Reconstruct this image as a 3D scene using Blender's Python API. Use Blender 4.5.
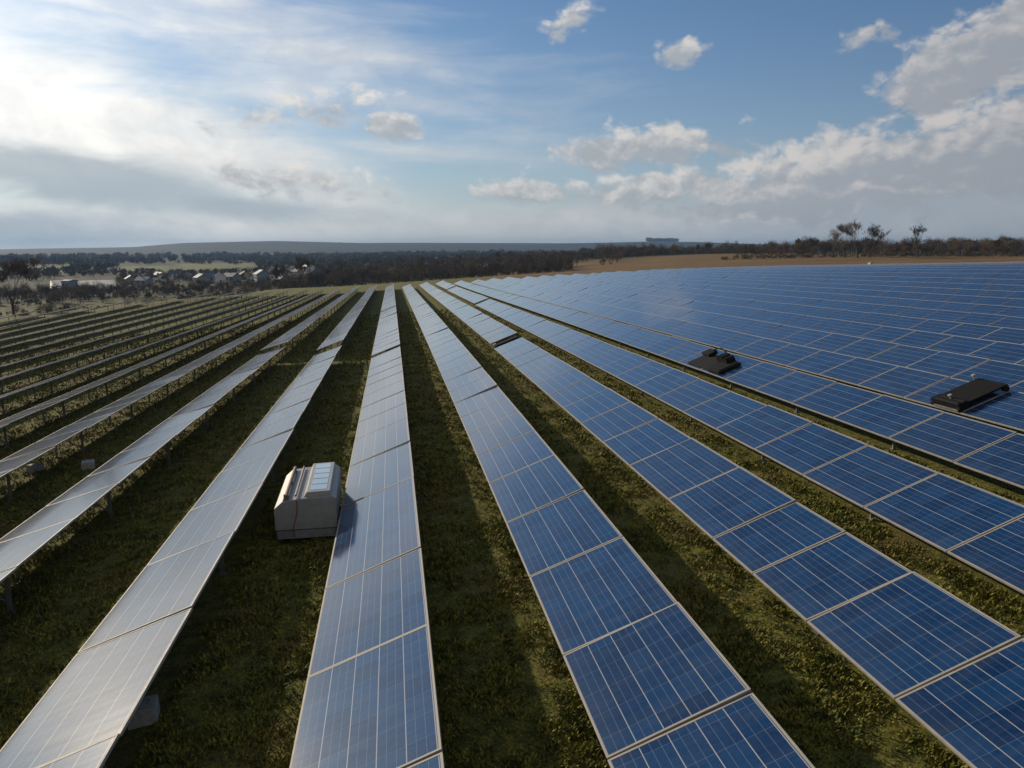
import bpy, bmesh, math, random
import numpy as np
from mathutils import Vector, Matrix, noise as mnoise

for o in list(bpy.data.objects):
    bpy.data.objects.remove(o)
SC = bpy.context.scene
COL = SC.collection
RND = random.Random(7)
rng = np.random.default_rng(11)
R = math.radians

# ------------------------------------------------------------------ camera
HEAD = 0.1557                      # camera heading, clockwise from the direction of the rows (+Y)
FPX, PITCH, CAMH = 760.0, math.atan(134 / 760), 7.5
cd = bpy.data.cameras.new('camera')
cd.sensor_width = 36.0
cd.lens = 36.0 * FPX / 1024
cd.clip_start, cd.clip_end = 0.2, 40000
cam = bpy.data.objects.new('camera', cd)
COL.objects.link(cam)
cam.location = (0, 0, CAMH)
cam.rotation_euler = (math.pi / 2 - PITCH, 0, -HEAD)
SC.camera = cam

# ------------------------------------------------------------------ exposure
SC.view_settings.view_transform = 'Standard'
SC.view_settings.look = 'None'
SC.view_settings.exposure = -0.1
SC.view_settings.gamma = 1.0
SC.view_settings.use_curve_mapping = False
SC.render.engine = 'CYCLES'
SC.cycles.max_bounces = 5
SC.cycles.volume_bounces = 0
SC.cycles.volume_step_rate = 4

# ------------------------------------------------------------------ sun and sky
SUN_EL, SUN_AZ = R(20.5), R(-38)    # azimuth from +Y, clockwise positive
sdir = Vector((math.sin(SUN_AZ) * math.cos(SUN_EL), math.cos(SUN_AZ) * math.cos(SUN_EL), math.sin(SUN_EL)))
sd = bpy.data.lights.new('sun', 'SUN')
sd.energy, sd.angle, sd.color = 5.0, R(0.8), (1.0, 0.84, 0.62)
so = bpy.data.objects.new('sun', sd)
COL.objects.link(so)
so.rotation_euler = sdir.to_track_quat('Z', 'Y').to_euler()
so.location = (0, 0, 60)


class NT:
    """small helper for node trees"""
    def __init__(s, tree):
        s.t = tree
        s.n, s.l = tree.nodes, tree.links

    def node(s, typ, **kw):
        n = s.n.new(typ)
        for k, v in kw.items():
            setattr(n, k, v)
        return n

    def put(s, sock, v):
        if isinstance(v, bpy.types.NodeSocket):
            s.l.new(v, sock)
        elif v is not None:
            sock.default_value = v

    def m(s, op, a, b=None, c=None, clamp=False):
        n = s.node('ShaderNodeMath', operation=op, use_clamp=clamp)
        for i, v in enumerate((a, b, c)):
            if v is not None:
                s.put(n.inputs[i], v)
        return n.outputs[0]

    def ss(s, x, lo, hi, a=0.0, b=1.0):
        n = s.node('ShaderNodeMapRange', interpolation_type='SMOOTHSTEP')
        for k, v in zip(range(5), (x, lo, hi, a, b)):
            s.put(n.inputs[k], v)
        return n.outputs[0]

    def lin(s, x, lo, hi, a=0.0, b=1.0):
        n = s.node('ShaderNodeMapRange')
        for k, v in zip(range(5), (x, lo, hi, a, b)):
            s.put(n.inputs[k], v)
        return n.outputs[0]

    def mix(s, f, a, b, blend='MIX'):
        n = s.node('ShaderNodeMix', data_type='RGBA', blend_type=blend)
        s.put(n.inputs[0], f)
        for i, v in ((6, a), (7, b)):
            if isinstance(v, tuple) and len(v) == 3:
                v = v + (1,)
            s.put(n.inputs[i], v)
        return n.outputs[2]

    def noise(s, vec, scale, detail=3, rough=0.5, dist=0.0, col=False):
        n = s.node('ShaderNodeTexNoise')
        s.put(n.inputs['Vector'], vec)
        n.inputs['Scale'].default_value = scale
        n.inputs['Detail'].default_value = detail
        n.inputs['Roughness'].default_value = rough
        n.inputs['Distortion'].default_value = dist
        return n.outputs[1 if col else 0]

    def map(s, vec, loc=(0, 0, 0), rot=(0, 0, 0), scale=(1, 1, 1), typ='POINT'):
        n = s.node('ShaderNodeMapping', vector_type=typ)
        s.put(n.inputs[0], vec)
        n.inputs['Location'].default_value = loc
        n.inputs['Rotation'].default_value = rot
        n.inputs['Scale'].default_value = scale
        return n.outputs[0]

    def vlen(s, v):
        n = s.node('ShaderNodeVectorMath', operation='LENGTH')
        s.put(n.inputs[0], v)
        return n.outputs['Value']


def pix_dir(u, v):
    """pixel -> world direction, used to measure sky azimuths/elevations"""
    a, b = (u - 512) / FPX, -(v - 384) / FPX
    cp, sp = math.cos(PITCH), math.sin(PITCH)
    y, z = cp + b * sp, b * cp - sp
    c, s_ = math.cos(HEAD), math.sin(HEAD)
    return Vector((c * a + s_ * y, -s_ * a + c * y, z)).normalized()


def azel(u, v):
    d = pix_dir(u, v)
    return math.atan2(d.x, d.y), math.asin(d.z)


def build_sky():
    w = bpy.data.worlds.new('World')
    SC.world = w
    w.use_nodes = True
    w.cycles.sampling_method = 'MANUAL'
    w.cycles.sample_map_resolution = 1024
    t = NT(w.node_tree)
    t.n.clear()
    out = t.node('ShaderNodeOutputWorld')
    bg = t.node('ShaderNodeBackground')
    bg.inputs['Strength'].default_value = 0.1
    t.l.new(bg.outputs[0], out.inputs[0])
    sky = t.node('ShaderNodeTexSky', sky_type='NISHITA')
    sky.sun_disc = False
    sky.sun_elevation, sky.sun_rotation = SUN_EL, SUN_AZ
    sky.altitude, sky.air_density, sky.dust_density, sky.ozone_density = 100, 1.0, 0.35, 1.6
    tc = t.node('ShaderNodeTexCoord')
    d = tc.outputs['Generated']
    sx = t.node('ShaderNodeSeparateXYZ')
    t.l.new(d, sx.inputs[0])
    x, y, z = sx.outputs
    az = t.m('ARCTAN2', x, y)
    el = t.m('ARCSINE', z)
    cb = t.node('ShaderNodeCombineXYZ')
    t.put(cb.inputs[0], az)
    t.put(cb.inputs[1], el)
    P = cb.outputs[0]
    dt = t.node('ShaderNodeVectorMath', operation='DOT_PRODUCT')
    t.l.new(d, dt.inputs[0])
    dt.inputs[1].default_value = sdir
    ang = t.m('ARCCOSINE', t.m('MINIMUM', dt.outputs['Value'], 0.99999))   # angle from the sun
    base = t.mix(1.0, sky.outputs[0], SKY_TINT, 'MULTIPLY')
    # haze towards the horizon, warmer and brighter on the sun's side
    hz = t.m('EXPONENT', t.m('MULTIPLY', t.m('MAXIMUM', el, 0.0), -8.5))
    side = t.ss(ang, 0.55, 1.9)
    hcol = t.mix(side, HZ_SUN, HZ_FAR)
    base = t.mix(t.m('MULTIPLY', hz, 0.92), base, hcol)
    # noise fields of the clouds: az/el with the vertical squeezed like real cumulus
    pn = t.map(P, scale=(1, 1.55, 1))
    nA = t.noise(pn, 13.0, 9, 0.62, 0.35)
    nB = t.noise(t.map(P, loc=(0.010, -0.016, 0), scale=(1, 1.55, 1)), 13.0, 9, 0.62, 0.35)
    nW = t.noise(t.map(P, rot=(0, 0, R(-9)), scale=(0.75, 4.2, 1)), 6.0, 6, 0.58, 0.4)
    nS = t.noise(t.map(P, scale=(1, 2.8, 1)), 6.0, 8, 0.6, 0.3)

    def field(blobs):
        M = T = None
        for (u, v, a, b, rot, k) in blobs:
            A, E = azel(u, v)
            a2, e2 = azel(u + 1, v)
            f = abs(a2 - A)                        # radians per pixel there
            q = t.map(P, loc=(A, E, 0), rot=(0, 0, R(rot)), scale=(a * f, b / FPX, 1), typ='TEXTURE')
            mm = t.m('MULTIPLY', t.m('SUBTRACT', 1.0, t.vlen(q)), k)
            s_ = t.node('ShaderNodeSeparateXYZ')
            t.put(s_.inputs[0], q)
            yy = s_.outputs[1]
            wt = t.m('POWER', t.m('MAXIMUM', t.m('ADD', mm, 0.45), 0.001), 3.0)
            if M is None:
                M, T, S = mm, t.m('MULTIPLY', yy, wt), wt
            else:
                M = t.m('SMOOTH_MAX', mm, M, 0.25)
                T = t.m('ADD', T, t.m('MULTIPLY', yy, wt))
                S = t.m('ADD', S, wt)
        T = t.m('DIVIDE', T, S)
        return M, T

    # veil of bright thin cloud near the sun
    M, T = field(VEIL)
    dens = t.ss(t.m('ADD', M, t.m('MULTIPLY', t.m('SUBTRACT', nW, 0.5), 1.3)), -0.25, 0.75)
    glow = t.m('EXPONENT', t.m('MULTIPLY', t.m('POWER', ang, 1.5), -1.7))
    vcol = t.mix(t.m('MULTIPLY', glow, 1.5, clamp=True), (4.7, 4.9, 5.1), (11.0, 10.7, 10.2))
    vcol = t.mix(1.0, vcol, t.mix(t.ss(nA, 0.3, 0.7), (.80, .82, .85), (1.06, 1.05, 1.03)), 'MULTIPLY')
    base = t.mix(t.m('MULTIPLY', dens, 0.9), base, vcol)
    # aureole round the sun itself
    au = t.m('EXPONENT', t.m('MULTIPLY', ang, -6.0))
    base = t.mix(1.0, base, t.mix(au, (0, 0, 0), (14, 13, 11)), 'ADD')
    # grey banks, then cumulus
    M, T = field(GREY)
    dens = t.ss(t.m('ADD', M, t.m('MULTIPLY', t.m('SUBTRACT', nS, 0.5), 2.2)), -0.25, 0.85)
    base = t.mix(t.m('MULTIPLY', dens, 0.80), base, t.mix(side, (4.0, 4.7, 5.3), (3.5, 3.9, 4.5)))
    M, T = field(CUMULUS)
    def puffs(vec):
        n = t.noise(vec, 19.0, 3, 0.5)
        return t.m('SUBTRACT', t.m('ABSOLUTE', t.m('MULTIPLY_ADD', n, 2.0, -1.0)), 0.16)     # billows
    wob = t.node('ShaderNodeVectorMath', operation='MULTIPLY_ADD')
    t.put(wob.inputs[0], t.noise(P, 16.0, 4, 0.6, col=True))
    wob.inputs[1].default_value = (0.035, 0.035, 0)
    t.put(wob.inputs[2], P)
    pA = puffs(t.map(wob.outputs[0], scale=(1, 1.4, 1)))
    pB = puffs(t.map(wob.outputs[0], loc=(0.008, -0.014, 0), scale=(1, 1.4, 1)))
    nn = t.m('ADD', t.m('MULTIPLY', t.m('SUBTRACT', nA, 0.5), 2.6), t.m('MULTIPLY', pA, 1.3))
    thick = t.m('ADD', t.m('ADD', M, nn), 0.05)
    dens = t.ss(thick, 0.0, 0.62)
    # lit towards the sun (up-left), grey below and in the thick middle
    slope = t.m('ADD', t.m('MULTIPLY', t.m('SUBTRACT', nA, nB), 2.6), t.m('MULTIPLY', t.m('SUBTRACT', pA, pB), 1.3))
    lit = t.m('ADD', t.m('ADD', t.m('MULTIPLY', T, 0.55), slope), t.m('MULTIPLY', t.m('SUBTRACT', 0.6, thick), 0.22))
    lit = t.ss(lit, -0.35, 0.75)
    cw = t.mix(side, (8.8, 8.4, 7.9), (4.8, 4.5, 4.5))
    cg = t.mix(side, (4.6, 4.9, 5.2), (2.95, 3.15, 3.6))
    base = t.mix(t.m('MULTIPLY', dens, 0.93), base, t.mix(lit, cg, cw))
    # unseen broken clouds overhead and behind, added as neutral fill light
    fw = t.node('ShaderNodeVectorMath', operation='DOT_PRODUCT')
    t.l.new(d, fw.inputs[0])
    fw.inputs[1].default_value = (math.sin(HEAD), math.cos(HEAD), 0)
    fill_clouds = t.m('MAXIMUM', t.ss(fw.outputs['Value'], 0.20, -0.25), t.ss(el, 1.10, 1.30))
    nO = t.noise(d, 2.6, 6, 0.6, 0.3)
    base = t.mix(t.m('MULTIPLY', fill_clouds, t.ss(nO, 0.34, 0.56)), base, t.mix(t.ss(nO, 0.42, 0.72), (4.7, 4.45, 4.05), (2.8, 2.75, 2.75)))
    t.put(bg.inputs['Color'], base)


SKY_TINT = (0.42, 0.67, 0.90)
HZ_SUN = (6.6, 6.4, 6.0)
HZ_FAR = (3.0, 3.35, 3.9)
VEIL = [(40, 120, 300, 70, -8, 1.2), (-160, 70, 260, 110, 0, 1.3), (230, 160, 230, 50, -16, 0.9),
        (180, 225, 420, 40, 0, 0.7), (215, -4, 60, 16, 0, 0.5), (420, 150, 120, 10, -4, 0.5), (700, 222, 420, 26, 0, 0.9), (250, 55, 300, 60, -6, 0.42)]
GREY = [(90, 182, 210, 28, -2, 1.3), (250, 208, 170, 14, -4, 0.9), (20, 222, 200, 22, 0, 0.7), (870, 205, 300, 30, 3, 0.75)]
CUMULUS = [(972, 55, 128, 36, 26, 1.6), (1090, 20, 130, 60, 20, 1.4), (880, 172, 225, 42, 9, 1.55), (1040, 135, 140, 48, 14, 1.6),
           (645, 146, 105, 23, 3, 1.25), (530, 192, 92, 15, 0, 1.1), (660, 190, 85, 22, 4, 1.25), (574, 18, 34, 17, 20, 1.1),
           (680, 52, 34, 15, 5, 1.05), (867, 33, 30, 14, 12, 0.9), (394, 126, 40, 17, 2, 1.15), (335, 108, 60, 16, 4, 0.5),
           (250, 118, 60, 16, 0, 0.42), (720, 205, 90, 12, 0, 0.7), (1000, 170, 40, 10, 5, 0.8), (300, 180, 110, 20, -6, 0.75)]
build_sky()

# ------------------------------------------------------------------ helpers


def link(o, parent=None):
    COL.objects.link(o)
    if parent is not None:
        o.parent = parent
    return o


def tag(o, label=None, cat=None, group=None, kind=None):
    if label: o['label'] = label
    if cat: o['category'] = cat
    if group: o['group'] = group
    if kind: o['kind'] = kind
    return o


def empty(name, loc=(0, 0, 0), rz=0.0):
    o = bpy.data.objects.new(name, None)
    o.empty_display_size = 0.2
    o.location = loc
    o.rotation_euler = (0, 0, rz)
    return link(o)


def obj(name, me, parent=None, loc=None, rot=None):
    o = bpy.data.objects.new(name, me)
    if loc is not None: o.location = loc
    if rot is not None: o.rotation_euler = rot
    return link(o, parent)


class MB:
    """mesh collector: vertices, faces, material slots, uv"""
    def __init__(s):
        s.v, s.f, s.mi, s.uv = [], [], [], []

    def face(s, pts, mi=0, uv=None):
        k = len(s.v)
        s.v += [tuple(p) for p in pts]
        s.f.append(tuple(range(k, k + len(pts))))
        s.mi.append(mi)
        s.uv += uv if uv else [(0, 0)] * len(pts)

    def box(s, x0, x1, y0, y1, z0, z1, mi=0):
        a = [(x0, y0), (x1, y0), (x1, y1), (x0, y1)]
        s.face([(x, y, z0) for x, y in a[::-1]], mi)
        s.face([(x, y, z1) for x, y in a], mi)
        for i in range(4):
            p, q = a[i], a[(i + 1) % 4]
            s.face([(*p, z0), (*q, z0), (*q, z1), (*p, z1)], mi)

    def tube(s, p, q, r0, r1=None, n=8, mi=0, caps=True):
        r1 = r0 if r1 is None else r1
        p, q = Vector(p), Vector(q)
        d = (q - p).normalized()
        a = d.orthogonal().normalized()
        b = d.cross(a)
        ring = lambda c, r: [c + (a * math.cos(2 * math.pi * k / n) + b * math.sin(2 * math.pi * k / n)) * r for k in range(n)]
        A, B = ring(p, r0), ring(q, r1)
        for k in range(n):
            s.face([A[k], A[(k + 1) % n], B[(k + 1) % n], B[k]], mi)
        if caps:
            s.face(A[::-1], mi)
            s.face(B, mi)

    def prism(s, prof, y0, y1, mi=0):
        """profile in x,z extruded along y"""
        s.face([(x, y0, z) for x, z in prof], mi)
        s.face([(x, y1, z) for x, z in prof[::-1]], mi)
        n = len(prof)
        for i in range(n):
            (a, b), (c, d) = prof[i], prof[(i + 1) % n]
            s.face([(a, y0, b), (a, y1, b), (c, y1, d), (c, y0, d)], mi)

    def mesh(s, name, mats, weld=True, bevel=0.0):
        me = bpy.data.meshes.new(name)
        me.from_pydata(s.v, [], s.f)
        for m_ in (mats if isinstance(mats, (list, tuple)) else [mats]):
            me.materials.append(m_)
        me.polygons.foreach_set('material_index', s.mi)
        ul = me.uv_layers.new(name='UVMap')
        ul.data.foreach_set('uv', np.array(s.uv, float).ravel())
        if weld:
            bm = bmesh.new()
            bm.from_mesh(me)
            bmesh.ops.remove_doubles(bm, verts=bm.verts, dist=1e-5)
            bmesh.ops.recalc_face_normals(bm, faces=bm.faces)
            if bevel:
                bmesh.ops.bevel(bm, geom=[e for e in bm.edges if len(e.link_faces) == 2 and e.calc_face_angle(0) > 0.5],
                                offset=bevel, segments=2, affect='EDGES', profile=0.6)
            bm.to_mesh(me)
            bm.free()
        return me


def np_mesh(name, verts, faces, mats, mi=None):
    """big triangle/quad mesh from numpy arrays"""
    me = bpy.data.meshes.new(name)
    n, k = faces.shape
    me.vertices.add(len(verts))
    me.vertices.foreach_set('co', np.ascontiguousarray(verts, dtype=np.float32).ravel())
    me.loops.add(n * k)
    me.loops.foreach_set('vertex_index', faces.astype(np.int32).ravel())
    me.polygons.add(n)
    me.polygons.foreach_set('loop_start', np.arange(0, n * k, k, dtype=np.int32))
    me.polygons.foreach_set('loop_total', np.full(n, k, dtype=np.int32))
    for m_ in (mats if isinstance(mats, (list, tuple)) else [mats]):
        me.materials.append(m_)
    if mi is not None:
        me.polygons.foreach_set('material_index', mi.astype(np.int32))
    me.update(calc_edges=True)
    return me


def material(name):
    m_ = bpy.data.materials.new(name)
    m_.use_nodes = True
    t = NT(m_.node_tree)
    return m_, t, t.n['Principled BSDF']


def simple(name, col, rough=0.5, metal=0.0, var=0.15, scale=6.0, bump=0.0, spec=0.5):
    m_, t, b = material(name)
    b.inputs['Specular IOR Level'].default_value = spec
    tc = t.node('ShaderNodeTexCoord')
    n = t.noise(tc.outputs['Object'], scale, 5, 0.6)
    lo = tuple(c * (1 - var) for c in col)
    hi = tuple(min(1, c * (1 + var)) for c in col)
    t.put(b.inputs['Base Color'], t.mix(t.ss(n, 0.3, 0.7), lo, hi))
    t.put(b.inputs['Roughness'], t.lin(n, 0.3, 0.7, max(0.02, rough - 0.08), min(1, rough + 0.08)))
    b.inputs['Metallic'].default_value = metal
    if bump:
        bp = t.node('ShaderNodeBump')
        bp.inputs['Strength'].default_value = bump
        t.put(bp.inputs['Height'], n)
        t.l.new(bp.outputs[0], b.inputs['Normal'])
    return m_

# ------------------------------------------------------------------ terrain
TC = (-0.5654607560348747, -0.9782166831687452, 0.026560542026133536, 3.0000836713846084, -0.9932453591950294, 0.27699499155632507,
      0.7625450188217702, 0.7417011897004389, -0.00838019841187479, -0.004063249639552373, -0.8842459419158197, 0.3033391982563679)


def sstep(x, a, b):
    t = np.clip((x - a) / (b - a), 0, 1)
    return t * t * (3 - 2 * t)


def field_z(X, Y):
    X = np.asarray(X, float)
    Y = np.asarray(Y, float)
    xr = np.maximum(X - 60, 0)
    xl = np.maximum(-54 - X, 0)
    Xc = np.where(X > 60, 60 + 14 * np.tanh(xr / 14), np.where(X < -54, -54 - 9 * np.tanh(xl / 9), X))
    Yc = np.clip(Y, -10, 235)
    u, v = Yc / 100, Xc / 50
    t = TC
    z = (t[0] * u + t[1] * u * u + t[2] * v * u + t[3] * v + t[4] * v * v + t[5] * u ** 3 + t[6] * v * v * u + t[7] * v ** 3
         + t[8] * v * u * u + t[9] * v * v * u * u + t[10] * u * v ** 3 + t[11] * v ** 4)
    return z + 0.022 * np.minimum(xr, 90) - 0.035 * np.minimum(xl, 60)


def outer_z(X, Y):
    D = np.hypot(X, Y)
    a = np.arctan2(X, Y) - HEAD
    u = 512 + 760 * np.tan(np.clip(a, -1.2, 1.2))
    z = -13.5 + 3.5 * sstep(X, -160, 20)
    hill = 15.5 * sstep(X, -60, 240) * (1 - 0.75 * sstep(D, 520, 1100))
    z = z + hill
    # far hills on the skyline, by bearing
    top = np.interp(u, [-400, 0, 60, 140, 190, 280, 360, 420, 560, 610, 640, 690, 740, 800, 1400],
                    [251, 249.6, 248.5, 247.2, 243.6, 241.8, 243.2, 244.2, 244.8, 244, 243.2, 243.6, 245.5, 247, 247])
    hz = CAMH + (250 - top) * 4800 / 760
    z = z + (hz + 12) * sstep(D, 1900, 4700) * (1 - 0.9 * sstep(D, 5200, 8500))
    z = z + 1.6 * np.sin(X / 210 + 1.3) * np.cos(Y / 260) * sstep(D, 320, 700)
    return z


def ground_z(X, Y):
    X = np.asarray(X, float)
    Y = np.asarray(Y, float)
    dx = np.maximum(np.maximum(-92 - X, X - 150), 0)
    yend = np.interp(X, [-80, -66, -57, -48, -35, 0, 200], [128, 138, 160, 188, 214, 216, 214])
    dy = np.maximum(np.maximum(Y - yend - 6, -30 - Y), 0)
    d = np.hypot(dx, dy)
    t = sstep(d, 0, 190)
    t = np.where((X < -40) & (Y > 60), sstep(d, 0, 90), t)
    return field_z(X, Y) * (1 - t) + outer_z(X, Y) * t


def gz(x, y):
    return float(ground_z(x, y))


def zones(X, Y):
    """what grows where: stubble, green crop, bare soil (0..1 each)"""
    D = np.hypot(X, Y)
    a = np.arctan2(X, Y) - HEAD
    u = 512 + 760 * np.tan(np.clip(a, -1.2, 1.2))
    past = sstep(Y, 216, 224)
    st = past * sstep(u, 430, 520) * (1 - sstep(D, 480, 560))
    st = np.maximum(st, (1 - sstep(u, 60, 210)) * sstep(D, 165, 190) * (1 - sstep(D, 215, 235)) * 0.8)
    gr = np.zeros_like(X)
    for (u0, u1, d0, d1) in ((22, 72, 830, 1150), (125, 175, 860, 1120), (182, 258, 900, 1330), (60, 120, 1600, 1900), (424, 456, 318, 336)):
        gr = np.maximum(gr, sstep(u, u0 - 6, u0 + 6) * (1 - sstep(u, u1 - 6, u1 + 6)) * sstep(D, d0 - 20, d0 + 20) * (1 - sstep(D, d1 - 30, d1 + 30)))
    far = sstep(D, 260, 420) * (1 - st)
    return st, gr, far, sstep(D, 1700, 2300)


def build_ground():
    az = np.unique(np.concatenate([np.arange(-180, -50, 4), np.arange(-50, 75, 0.5), np.arange(75, 180.1, 4)]))
    az = np.radians(az[:-1] if az[-1] >= 180 else az)
    r = np.unique(np.concatenate([[0.5], np.geomspace(2.0, 80, 70), np.geomspace(80, 700, 120), np.geomspace(700, 9500, 80)]))
    A, D = np.meshgrid(az, r)
    X, Y = D * np.sin(A), D * np.cos(A)
    Z = ground_z(X, Y)
    nr, na = A.shape
    verts = np.stack([X.ravel(), Y.ravel(), Z.ravel()], 1)
    i = np.arange(nr - 1)[:, None] * na
    j = np.arange(na)[None, :]
    jn = (j + 1) % na
    q = np.stack([(i + j), (i + na + j), (i + na + jn), (i + jn)], -1).reshape(-1, 4)
    q = q[:, ::-1]
    c = len(verts)
    verts = np.vstack([verts, [[0, 0, gz(0, 0)]]])
    # close the middle with degenerate-free quads (pairs of segments)
    jj = np.arange(0, na - 1, 2)
    mid = np.stack([np.full_like(jj, c), (jj + 2) % na, jj + 1, jj], 1)
    me = np_mesh('ground', verts, np.vstack([q, mid]), ground_mat())
    st, gr, far, wd = zones(verts[:, 0], verts[:, 1])
    for nm, a in (('stubble', st), ('crop', gr), ('far', far), ('wood', wd)):
        at = me.attributes.new(nm, 'FLOAT', 'POINT')
        at.data.foreach_set('value', a.astype(np.float32))
    me.polygons.foreach_set('use_smooth', np.ones(len(me.polygons), bool))
    o = obj('ground', me)
    tag(o, kind='structure')
    return o


def grass_colour(t, P):
    """patchy winter grass: olive, straw and bare soil"""
    n1 = t.noise(P, 0.35, 5, 0.6)
    n2 = t.noise(P, 2.6, 6, 0.65)
    n3 = t.noise(P, 17.0, 5, 0.7)
    c = t.mix(t.ss(n2, 0.35, 0.65), (0.086, 0.100, 0.023), (0.222, 0.214, 0.044))
    c = t.mix(t.m('MULTIPLY', t.ss(n1, 0.48, 0.68), 0.6), c, (0.20, 0.15, 0.058))
    c = t.mix(t.m('MULTIPLY', t.ss(n2, 0.58, 0.72), 0.45), c, (0.14, 0.10, 0.058))
    c = t.mix(t.ss(n3, 0.3, 0.75, 0.0, 0.75), t.mix(1.0, c, (0.45, 0.45, 0.45), 'MULTIPLY'), t.mix(1.0, c, (1.5, 1.45, 1.3), 'MULTIPLY'))
    return c, n3


def ground_mat():
    m_, t, b = material('ground')
    geo = t.node('ShaderNodeNewGeometry')
    P = geo.outputs['Position']
    c, n3 = grass_colour(t, P)
    att = lambda n: t.node('ShaderNodeAttribute', attribute_name=n).outputs['Fac']
    vo = t.node('ShaderNodeTexVoronoi')
    t.put(vo.inputs['Vector'], t.map(P, rot=(0, 0, 0.5), scale=(0.0046, 0.0032, 0.0)))
    vo.inputs['Scale'].default_value = 1.0
    sp = t.node('ShaderNodeSeparateColor')
    t.l.new(vo.outputs['Color'], sp.inputs[0])
    patch = t.mix(t.ss(sp.outputs[0], 0.45, 0.6), (0.024, 0.027, 0.016), (0.040, 0.044, 0.018))
    patch = t.mix(t.ss(sp.outputs[1], 0.68, 0.78), patch, (0.060, 0.050, 0.032))
    nl = t.noise(P, 0.02, 5, 0.65)
    patch = t.mix(t.ss(nl, 0.4, 0.62), patch, (0.030, 0.030, 0.017))
    patch = t.mix(att('wood'), patch, t.mix(t.ss(t.noise(P, 0.004, 6, 0.65), 0.4, 0.6), (0.005, 0.008, 0.008), (0.018, 0.022, 0.017)))
    c = t.mix(att('far'), c, patch)
    ns = t.noise(t.map(P, rot=(0, 0, -0.4), scale=(0.03, 0.22, 0.1)), 1.0, 5, 0.6)
    stc = t.mix(t.ss(ns, 0.35, 0.65), (0.115, 0.070, 0.030), (0.21, 0.135, 0.060))
    c = t.mix(att('stubble'), c, stc)
    c = t.mix(att('crop'), c, t.mix(t.ss(ns, 0.3, 0.7), (0.10, 0.115, 0.030), (0.17, 0.165, 0.06)))
    t.put(b.inputs['Base Color'], c)
    b.inputs['Roughness'].default_value = 0.95
    b.inputs['Specular IOR Level'].default_value = 0.15
    bp = t.node('ShaderNodeBump')
    bp.inputs['Strength'].default_value = 0.9
    bp.inputs['Distance'].default_value = 0.09
    t.put(bp.inputs['Height'], t.m('ADD', n3, t.m('MULTIPLY', t.noise(P, 5.0, 4, 0.6), 1.2)))
    t.l.new(bp.outputs[0], b.inputs['Normal'])
    return m_


build_ground()

# ------------------------------------------------------------------ air
hm, ht, hb = material('haze')
ht.n.remove(hb)
pv = ht.node('ShaderNodeVolumePrincipled')
pv.inputs['Color'].default_value = (0.26, 0.45, 0.75, 1)
pv.inputs['Density'].default_value = 0.00011
pv.inputs['Anisotropy'].default_value = 0.2
ht.l.new(pv.outputs[0], ht.n['Material Output'].inputs['Volume'])
hb_ = MB()
hb_.box(-9700, 9700, -9700, 9700, -40, 120)
tag(obj('haze', hb_.mesh('haze', hm, weld=False)), kind='stuff')

# ------------------------------------------------------------------ solar rows
X0, PITCHX, WID, TILT = -10.431, 4.461, 2.2127, 0.37699
LOW = 0.5
DX = {0: -.005, 1: .036, 2: -.081, 3: -.226, 4: -.175, 5: -.247, 6: -.041}
WC, WS = WID * math.cos(TILT), WID * math.sin(TILT)


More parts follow.
